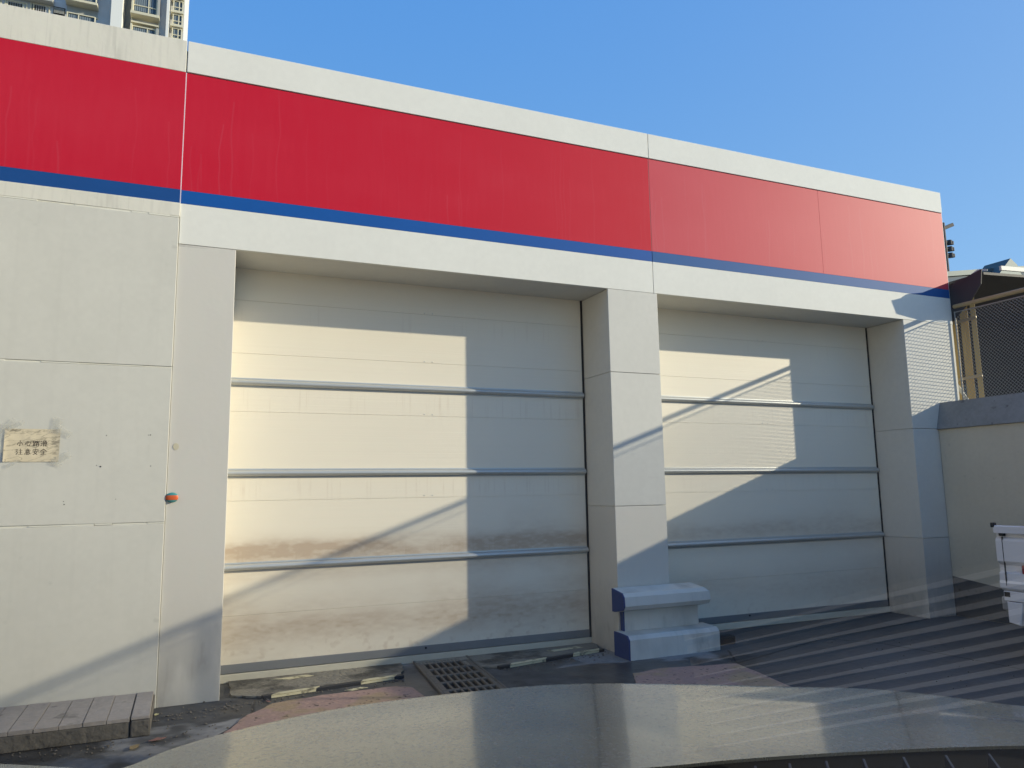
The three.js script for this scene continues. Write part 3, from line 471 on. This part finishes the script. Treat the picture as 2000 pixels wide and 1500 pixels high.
// ---------------------------------------------------------------- white pickup parked along the wall
{
  const t = thing('pickup_truck', 'white pickup truck cut by the right edge, parked along the boundary wall', 'pickup truck', [7.05, 0, 3.6]);
  const mW = std({ color: [0.72, 0.72, 0.74], roughness: 0.25, clearcoat: 1, clearcoatRoughness: 0.08 }), mTr = std({ color: [0.30, 0.31, 0.32], roughness: 0.4 }), mB = std({ color: [0.015, 0.015, 0.016], roughness: 0.7 }), mRedL = std({ color: [0.28, 0.012, 0.012], roughness: 0.2, clearcoat: 1 });
  const xs = 6.30, xf = 7.80, zr = 1.62, ze = 3.55;
  const side = (x, s) => { // bed side: pressed profile in (outward, y) run along z
    const pr = [[0.03, 0.56], [0.004, 0.58], [0, 0.62], [0.008, 0.64], [0.010, 0.70], [0.035, 0.715], [0.035, 0.765], [0.006, 0.79], [0, 0.80], [0, 0.965], [0.010, 0.985], [0.032, 1.0], [0.032, 1.022], [-0.012, 1.03], [-0.015, 1.085], [-0.008, 1.094], [0.06, 1.094], [0.06, 0.56]];
    const g = prism(pr, ze - zr); if (s > 0) g.translate(x, 0, zr); else { g.scale(-1, 1, 1); g.translate(x, 0, zr); const A = g.attributes; for (const a of [A.position, A.normal, A.uv]) for (let i = 0; i < a.count; i += 3) for (let c = 0; c < a.itemSize; c++) { const q = a.array[(i + 1) * a.itemSize + c]; a.array[(i + 1) * a.itemSize + c] = a.array[(i + 2) * a.itemSize + c]; a.array[(i + 2) * a.itemSize + c] = q; } } g.computeVertexNormals(); return boxUV(g);
  };
  part(t, 'bed_side', side(xs, 1), mW); part(t, 'bed_side', side(xf, -1), mW);
  part(t, 'tailgate', [bx(xs + 0.05, xf - 0.05, 0.58, 1.075, zr - 0.025, zr + 0.03, 0.01), bx(xs + 0.15, xf - 0.15, 0.70, 0.96, zr - 0.035, zr - 0.02, 0.01)], mW);
  part(t, 'corner_seam', bx(xs - 0.002, xs + 0.012, 0.60, 1.0, zr + 0.055, zr + 0.060, 0), mB);
  part(t, 'latch', bx(xs - 0.02, xs + 0.02, 1.075, 1.115, zr - 0.02, zr + 0.012, 0.006), mB); part(t, 'hinge', bx(xs + 0.002, xs + 0.03, 1.005, 1.05, zr + 0.03, zr + 0.075, 0.004), mB);
  part(t, 'bed_floor', bx(xs + 0.05, xf - 0.05, 0.60, 0.65, zr, ze), mTr); part(t, 'bed_front', bx(xs + 0.03, xf - 0.03, 0.6, 1.12, ze - 0.04, ze, 0.008), mW);
  part(t, 'side_marker', bx(xs + 0.012, xs + 0.05, 0.70, 0.775, zr + 0.185, zr + 0.40, 0.012), mRedL);
  part(t, 'sill_rail', [bx(xs + 0.006, xs + 0.06, 0.475, 0.556, zr + 0.02, ze, 0.006)], mW);
  part(t, 'reflector', bx(xs + 0.001, xs + 0.02, 0.508, 0.548, zr + 0.028, zr + 0.075, 0.003), mB);
  const fl = prism([[0.02, 0.30], [0.115, 0.285], [0.155, 0.47], [0.02, 0.47]], 0.05, 0.006); fl.rotateY(-Math.PI / 2); fl.translate(xs + 0.062, 0, zr + 0.02); fl.computeVertexNormals(); part(t, 'mud_guard', boxUV(fl), mW);
  part(t, 'bumper', bx(xs + 0.08, xf - 0.08, 0.38, 0.50, zr - 0.06, zr + 0.02, 0.02), mTr);
  part(t, 'frame_rail', [bx(xs + 0.4, xs + 0.5, 0.38, 0.55, zr, 5.4), bx(xf - 0.5, xf - 0.4, 0.38, 0.55, zr, 5.4)], mB);
  const wheel = (x, z) => { const g = new THREE.CylinderGeometry(0.30, 0.30, 0.19, 32); g.rotateZ(Math.PI / 2); g.translate(x, 0.30, z); const w = part(t, 'wheel', boxUV(g.toNonIndexed()), mB); const r = new THREE.CylinderGeometry(0.18, 0.18, 0.2, 24); r.rotateZ(Math.PI / 2); r.translate(x, 0.30, z); part(w, 'rim', boxUV(r.toNonIndexed()), mTr); };
  for (const x of [xs + 0.17, xf - 0.17]) for (const z of [2.07, 4.75]) wheel(x, z);
  const cab = prism([[3.6, 0.45], [5.45, 0.45], [5.5, 0.95], [5.2, 1.15], [4.85, 1.78], [3.75, 1.82], [3.6, 1.7]], xf - xs - 0.06, 0.04); cab.rotateY(-Math.PI / 2); cab.translate(xf - 0.03, 0, 0); cab.computeVertexNormals(); part(t, 'cab', boxUV(cab), mW);
  const win = prism([[3.85, 1.2], [4.95, 1.2], [4.75, 1.68], [3.85, 1.7]], xf - xs + 0.0, 0); win.rotateY(-Math.PI / 2); win.translate(xf, 0, 0); win.computeVertexNormals(); part(t, 'side_window', boxUV(win), std({ color: [0.02, 0.022, 0.025], roughness: 0.08 }));
}

// ---------------------------------------------------------------- utility pole behind the building's right edge
{
  const t = thing('utility_pole', 'dark utility pole with a cross arm and insulators behind the red fascia', 'utility pole', [24.9, 0, -12]);
  const m = std({ color: [0.05, 0.05, 0.055], roughness: 0.8 });
  part(t, 'pole', rod([24.9, 0, -12], [24.9, 10.85, -12], 0.13, 12, 0.09), m);
  part(t, 'cross_arm', bar([24.7, 10.55, -12.1], [25.6, 10.92, -12.1], 0.12, 0.13), m);
  for (const y of [9.66, 9.9, 10.14]) part(t, 'insulator', [rod([24.9, y, -12], [25.3, y + 0.02, -12], 0.05, 8), rod([25.18, y - 0.07, -12], [25.18, y + 0.09, -12], 0.10, 10), rod([25.30, y - 0.05, -12], [25.30, y + 0.07, -12], 0.08, 10)], m);
}

// ---------------------------------------------------------------- high-rise flats beyond the roof
{
  const Z = -60, t = thing('apartment_tower', 'tall cream and white apartment block with bay windows above the roof', 'apartment block', [-20, 0, Z - 8]);
  const mWhite = std({ color: [0.80, 0.79, 0.72], roughness: 0.8 }), mGrey = std({ color: [0.62, 0.63, 0.64], map: stucco, roughness: 0.85 }), mCream = std({ color: [0.66, 0.61, 0.44], roughness: 0.8 }), mShade = std({ color: [0.40, 0.40, 0.36], roughness: 0.85 }), mGlass = std({ color: [0.05, 0.075, 0.085], roughness: 0.08, metalness: 0.0 }), mCurtain = std({ color: [0.20, 0.24, 0.26], roughness: 0.7 });
  part(t, 'wall', [bx(-40, -8.45, 0, 62, Z - 14, Z), bx(-8.5, -7.45, 0, 62, Z - 14, Z + 0.02), bx(-6.05, -3.36, 0, 62, Z - 14, Z - 0.1), bx(-3.4, -1.98, 0, 62, Z - 14, Z - 0.3)], mGrey);
  part(t, 'pilaster', bx(-7.44, -6.60, 0, 62, Z - 1, Z + 0.9), mWhite); part(t, 'pilaster', bx(-3.34, -3.12, 0, 62, Z - 1, Z + 0.5), mWhite);
  part(t, 'recess_wall', bx(-6.62, -6.04, 0, 62, Z - 3, Z - 1.2), mShade);
  const window_ = (x0, x1, y0, y1, z, mull, rail) => {
    const w = part(t, 'window', bx(x0, x1, y0, y1, z - 0.12, z - 0.06, 0), mGlass);
    const f = [bx(x0 - 0.09, x0, y0 - 0.09, y1 + 0.09, z - 0.1, z + 0.02, 0.01), bx(x1, x1 + 0.09, y0 - 0.09, y1 + 0.09, z - 0.1, z + 0.02, 0.01), bx(x0, x1, y0 - 0.09, y0, z - 0.1, z + 0.02, 0.01), bx(x0, x1, y1, y1 + 0.09, z - 0.1, z + 0.02, 0.01)];
    for (const m of mull) f.push(bx(m - 0.04, m + 0.04, y0, y1, z - 0.1, z + 0.01, 0.005)); for (const y of rail) f.push(bx(x0, x1, y - 0.035, y + 0.035, z - 0.09, z + 0.0, 0.005));
    part(w, 'frame', f, mCream);
    const cu = []; for (let x = x0 + 0.05; x < x1 - 0.3; x += 0.16) cu.push(bx(x, x + 0.11, y0 + 0.1, y1 - 0.05, z - 0.058, z - 0.05, 0.0)); part(w, 'curtain', cu, mCurtain);
  };
  // main bay, storey by storey
  for (const y of [37.9, 40.9, 43.9, 46.9, 49.9]) {
    part(t, 'bay', [bx(-6.05, -3.85, y + 0.45, y + 0.70, Z - 0.5, Z + 0.75, 0.02), bx(-6.0, -5.92, y - 2.1, y + 0.45, Z - 0.3, Z + 0.12, 0.01), bx(-3.95, -3.87, y - 2.1, y + 0.45, Z - 0.3, Z + 0.12, 0.01), bx(-6.0, -3.9, y - 0.12, y + 0.02, Z - 0.2, Z + 0.35, 0.01)], mCream);
    window_(-5.82, -4.15, y + 0.86, y + 2.45, Z + 0.45, [-4.72], [y + 1.42]);
    window_(-5.84, -4.15, y - 0.75, y - 0.20, Z + 0.02, [-4.75, -4.3], []);
    part(t, 'window_panel', bx(-6.0, -5.85, y + 0.70, y + 2.6, Z - 0.3, Z + 0.6), mCream); part(t, 'window_panel', bx(-4.05, -3.87, y + 0.70, y + 2.6, Z - 0.3, Z + 0.6), mShade);
    // left bay
    part(t, 'bay', [bx(-10.75, -8.42, y + 0.35, y + 0.55, Z - 0.2, Z + 0.9, 0.02), bx(-10.75, -8.42, y - 0.35, y - 0.27, Z, Z + 0.12, 0.01)], mCream);
    window_(-10.5, -8.62, y + 0.70, y + 2.35, Z + 0.65, [-9.75], [y + 1.2]);
    part(t, 'bay_soffit', bx(-10.7, -8.48, y - 0.26, y + 0.34, Z, Z + 0.06), mShade);
    // far left band of windows and louvres
    window_(-13.15, -11.95, y - 0.75, y - 0.12, Z + 0.05, [-13.0], []); window_(-14.75, -13.5, y - 0.75, y - 0.30, Z + 0.05, [-13.68], []); window_(-16.6, -14.95, y - 0.75, y - 0.30, Z + 0.05, [-15.2], []);
    part(t, 'band', bx(-20, -11.6, y - 0.02, y + 0.45, Z, Z + 0.7, 0.02), mShade);
    for (let k = 0; k < 5; k++) part(t, 'louvre', bx(-11.58, -10.85, y - 0.55 + k * 0.1, y - 0.50 + k * 0.1, Z, Z + 0.12, 0), mShade);
    part(t, 'band', bx(-11.62, -10.8, y - 0.7, y + 0.02, Z, Z + 0.04, 0), mGap);
  }
  // end stack of small bays
  for (let y = 36.2; y < 52; y += 1.28) { part(t, 'bay', bx(-3.02, -2.02, y - 0.14, y + 0.02, Z - 0.5, Z + 0.35, 0.01), mCream); window_(-2.78, -2.16, y + 0.16, y + 1.0, Z + 0.2, [-2.38], [y + 0.45]); }
  part(t, 'roof', bx(-40, -1.9, 62, 62.3, Z - 14.2, Z + 0.2), mGrey);
}

// ---------------------------------------------------------------- litter
const mLeaf = [std({ color: [0.34, 0.25, 0.12], roughness: 0.8, side: THREE.DoubleSide }), std({ color: [0.30, 0.15, 0.12], roughness: 0.8, side: THREE.DoubleSide })];
function scrap(x, z, s, m, label, name = 'dry_leaf', cat = 'leaf') {
  const n = 9, pts = []; for (let i = 0; i < n; i++) { const a = i / n * 2 * Math.PI, r = s * (0.55 + 0.6 * rnd()); pts.push([Math.cos(a) * r, Math.sin(a) * r * 0.5]); }
  const g = prism(pts, 0.0015); g.rotateX(-Math.PI / 2); const p = g.attributes.position; for (let i = 0; i < p.count; i++) p.setY(i, p.getY(i) + 1.8 * p.getX(i) ** 2 + 0.25 * Math.abs(p.getZ(i))); g.rotateY(rr(0, 3)); g.translate(x, 0.006, z); g.computeVertexNormals(); solo(name, boxUV(g), m, label, cat);
}
scrap(-0.225, 0.87, 0.05, mLeaf[0], 'dry tan leaf lying on wet ground below the step'); scrap(-0.11, 0.78, 0.05, mLeaf[1], 'reddish scrap on the wet ground below the step', 'paper_scrap', 'scrap');
scrap(-0.13, 0.20, 0.03, std({ color: [0.62, 0.58, 0.30], roughness: 0.7 }), 'yellow scrap in the corner between step and first pillar', 'paper_scrap', 'scrap');
scrap(0.58, 0.20, 0.03, mLeaf[1], 'brown crumb of litter at the end of left threshold strip', 'paper_scrap', 'scrap');

{ // grit and crumbs swept up along the thresholds
  const g = []; const put = (x, z, s, y) => { const q = new THREE.IcosahedronGeometry(s, 0); q.scale(rr(0.8, 1.5), rr(0.4, 0.8), rr(0.8, 1.3)); q.rotateY(rr(0, 6)); q.translate(x, y + s * 0.3, z); g.push(boxUV(q)); };
  for (let i = 0; i < 260; i++) { const x = rr(-0.1, 3.5), e = x < 1.62 ? 0.12 - 0.14 * (x - 0.55) : x > 2.4 ? 0.05 - 0.19 * (x - 2.4) : 0.0; if (x > 1.6 && x < 2.4) continue; put(x, e + Math.abs(rr(-0.25, 0.25) * rr(0, 1)) + 0.02, rr(0.003, 0.009), 0.003); }
  for (let i = 0; i < 120; i++) put(rr(-0.15, 0.6), rr(0.0, 1.2), rr(0.002, 0.008), 0.003);
  for (let i = 0; i < 120; i++) put(rr(3.2, 6.5), rr(0.35, 2.2), rr(0.002, 0.007), 0.003);
  for (let i = 0; i < 90; i++) put(rr(-1.2, -0.3), rr(0.66, 0.9), rr(0.002, 0.008), 0.003);
  solo('grit', g, std({ color: [0.16, 0.14, 0.115], roughness: 0.9 }), 'loose grit and crumbs scattered over the apron by the thresholds', 'grit', 'stuff');
}
// ---------------------------------------------------------------- the car the picture is taken from: bonnet and cowl
const PSI = 33 * Math.PI / 180, CF = new THREE.Vector3(Math.sin(PSI), 0, -Math.cos(PSI)), CR = new THREE.Vector3(Math.cos(PSI), 0, Math.sin(PSI));
const car = thing('car', 'silver grey car whose glossy bonnet fills the bottom edge', 'car', [CAM.x + 0.4, 0, CAM.z + 0.2]);
{
  const dust = tex(1024, 1024, (u, v) => { const a = fbm(u * 110, v * 110, 110, 110, 501, 2), b = fbm(u * 5, v * 5, 5, 5, 505, 4), c = fbm(u * 30, v * 30, 30, 30, 509, 3); const e = fbm(u * 240, v * 200, 240, 200, 513, 3), k = 0.86 + 0.08 * (b - 0.5) + 0.34 * smooth(0.56, 0.84, e) * (0.25 + 1.2 * b); return [k, k, k * 0.98]; }, true, 0.9, 0.9);
  const dustRough = tex(512, 512, (u, v) => 0.24 + 0.11 * smooth(0.5, 0.8, fbm(u * 200, v * 170, 200, 170, 521, 3)) + 0.10 * (fbm(u * 6, v * 6, 6, 6, 525, 3) - 0.5), false, 0.9, 0.9);
  const mPaint = std({ color: [0.34, 0.375, 0.38], map: dust, metalness: 0.85, roughness: 1, roughnessMap: dustRough, clearcoat: 0.9, clearcoatRoughness: 0.08 });
  const mPlastic = std({ color: [0.004, 0.004, 0.0045], roughness: 0.9, specularIntensity: 0.2 });
  const W = (f, l, y) => { const k = (1.45 - y) / 0.43; return new THREE.Vector3(CAM.x, y, CAM.z).addScaledVector(CF, f * k).addScaledVector(CR, l * k); };
  const front = new THREE.CatmullRomCurve3([[1.03, -1.02], [1.08, -0.91], [1.148, -0.838], [1.235, -0.816], [1.323, -0.773], [1.489, -0.639], [1.615, -0.464], [1.743, -0.194], [1.774, 0.087], [1.775, 0.28], [1.772, 0.479], [1.675, 0.71], [1.56, 0.90]].map(([f, l]) => new THREE.Vector3(f, 0, l)), false, 'centripetal');
  const rear = new THREE.CatmullRomCurve3([[1.015, -1.0], [1.03, -0.82], [1.05, -0.62], [1.09, -0.44], [1.14, -0.31], [1.186, -0.213], [1.265, 0.017], [1.312, 0.138], [1.376, 0.348], [1.433, 0.601], [1.455, 0.86]].map(([f, l]) => new THREE.Vector3(f, 0, l)), false, 'centripetal');
  const N = 90, M = 40, pos = [], idx = [], rows = [];
  const crease = (s, t) => 0.0035 * Math.exp(-(((t - 0.72 + 0.6 * (s - 0.75)) / 0.10) ** 2)) * smooth(0.62, 0.7, s);
  const yAt = (s, t) => 1.045 - 0.036 * t - 0.008 * t * t - 0.05 * (s - 0.55) ** 2 + crease(s, t);
  for (let i = 0; i <= N; i++) {
    const s = i / N, A = rear.getPoint(s), B = front.getPoint(s), row = [];
    for (let j = 0; j <= M; j++) { const t = j / M, y = yAt(s, t); row.push(W(A.x + (B.x - A.x) * t, A.z + (B.z - A.z) * t, y)); }
    const tip = row[M].clone(), dir = tip.clone().sub(row[M - 4]).setY(0).normalize();
    for (const [o, d] of [[0.006, 0.004], [0.014, 0.013], [0.03, 0.045], [0.05, 0.11], [0.075, 0.22], [0.09, 0.40], [0.07, 0.62]]) row.push(tip.clone().addScaledVector(dir, o).add(new THREE.Vector3(0, -d, 0)));
    rows.push(row);
  }
  const C = rows[0].length; for (const r of rows) for (const p of r) pos.push(p.x, p.y, p.z);
  for (let i = 0; i < N; i++) for (let j = 0; j + 1 < C; j++) { const a = i * C + j, b = a + 1, c = a + C, d = c + 1; idx.push(a, c, b, b, c, d); }
  const g = new THREE.BufferGeometry(); g.setAttribute('position', new THREE.Float32BufferAttribute(pos, 3)); g.setIndex(idx); g.computeVertexNormals();
  g.setAttribute('uv', new THREE.Float32BufferAttribute(pos.flatMap((v, i) => (i % 3 === 1 ? [] : [v])), 2));
  part(car, 'bonnet', g, mPaint);
  // cowl: black tray behind the bonnet's rear edge with upright ribs
  const ribs = [], tray = [];
  for (let i = 0; i <= 40; i++) { const s = 0.42 + i / 40 * 0.58, A = rear.getPoint(s), p = W(A.x, A.z, yAt(s, 0)); tray.push(p); }
  const tp = [], ti = []; tray.forEach((p, i) => { const b = CF.clone().multiplyScalar(-1); for (const [o, d] of [[0.004, -0.006], [-0.004, -0.03], [-0.16, -0.05], [-0.22, -0.03]]) { const q = p.clone().addScaledVector(CF, o).add(new THREE.Vector3(0, d, 0)); tp.push(q.x, q.y, q.z); } if (i) for (let k = 0; k < 3; k++) { const a = (i - 1) * 4 + k, c = i * 4 + k; ti.push(a, a + 1, c, c, a + 1, c + 1); } });
  const tg = new THREE.BufferGeometry(); tg.setAttribute('position', new THREE.Float32BufferAttribute(tp, 3)); tg.setIndex(ti); tg.computeVertexNormals(); tg.setAttribute('uv', new THREE.Float32BufferAttribute(new Float32Array(tp.length / 3 * 2), 2)); part(car, 'cowl_tray', tg, mPlastic);
  const mRib = std({ color: [0.03, 0.03, 0.032], roughness: 0.5 });
  for (let k = 0; k < 15; k++) { const s = 0.60 + k * 0.0275, A = rear.getPoint(s), p = W(A.x, A.z, yAt(s, 0)), a = p.clone().addScaledVector(CF, -0.012).add(new THREE.Vector3(0, -0.016, 0)), b = p.clone().addScaledVector(CF, -0.13).addScaledVector(CR, -0.01).add(new THREE.Vector3(0, -0.034, 0)); part(car, 'cowl_rib', bar(a.toArray(), b.toArray(), 0.0035, 0.02), mRib); }
}

// windscreen and the top of the dashboard under it
{
  const P = (f, l, y) => new THREE.Vector3(CAM.x, y, CAM.z).addScaledVector(CF, f).addScaledVector(CR, l);
  const gp = [], gi = [], NL = 24, NF = 12;
  for (let i = 0; i <= NL; i++) for (let j = 0; j <= NF; j++) { const l = -1.25 + 2.2 * i / NL, t = j / NF, p = P(1.10 - 1.28 * t - 0.02 * (l + 0.15) ** 2, l, 1.0 + 1.28 * t * Math.tan(Math.PI / 6)); gp.push(p.x, p.y, p.z); }
  for (let i = 0; i < NL; i++) for (let j = 0; j < NF; j++) { const a = i * (NF + 1) + j, b = a + NF + 1; gi.push(a, a + 1, b, b, a + 1, b + 1); }
  const g = new THREE.BufferGeometry(); g.setAttribute('position', new THREE.Float32BufferAttribute(gp, 3)); g.setIndex(gi); g.computeVertexNormals(); g.setAttribute('uv', new THREE.Float32BufferAttribute(new Float32Array(gp.length / 3 * 2), 2));
  part(car, 'windscreen', g, new THREE.MeshPhysicalMaterial({ color: RGB(0.955, 0.995, 0.98), transmission: 1, thickness: 0, roughness: 0, ior: 1.5, side: THREE.DoubleSide }));
  const mDash = std({ color: [0.016, 0.016, 0.017], roughness: 0.8 }), mRibs = std({ color: [0.21, 0.19, 0.16], roughness: 0.7 });
  const slab = (a, b, c, d, th, m, n) => { const q = [a, b, c, d], pp = [...q, ...q.map((p) => p.clone().add(new THREE.Vector3(0, -th, 0)))].flatMap((p) => [p.x, p.y, p.z]); const G = new THREE.BufferGeometry(); G.setAttribute('position', new THREE.Float32BufferAttribute(pp, 3)); G.setIndex([0, 1, 2, 0, 2, 3, 4, 6, 5, 4, 7, 6, 0, 4, 5, 0, 5, 1, 1, 5, 6, 1, 6, 2, 2, 6, 7, 2, 7, 3, 3, 7, 4, 3, 4, 0]); const Q = G.toNonIndexed(); Q.computeVertexNormals(); return boxUV(Q); };
  const dash = part(car, 'dashboard', slab(P(1.17, -2.1, 0.962), P(1.17, 0.95, 0.962), P(-0.25, 0.95, 0.93), P(-0.25, -2.1, 0.93), 0.06), mDash);
  for (let k = 0; k < 10; k++) { // defroster ribs, each widening towards the car's right side
    const c = 0.824 + k * 0.0205, at = (l, o, y) => P(c - 0.33 * l + o, l, y), l0 = 0.04 + 0.004 * k, l1 = 0.36, l2 = 0.62, w0 = 0.0006, w1 = 0.0044;
    part(dash, 'vent_rib', [slab(at(l0, w0, 0.972), at(l1, w1, 0.976), at(l1, -w1, 0.976), at(l0, -w0, 0.972), 0.012), slab(at(l1, w1, 0.976), at(l2, w1, 0.976), at(l2, -w1, 0.976), at(l1, -w1, 0.976), 0.012)], mRibs);
  }
}

renderer.render(scene, camera);
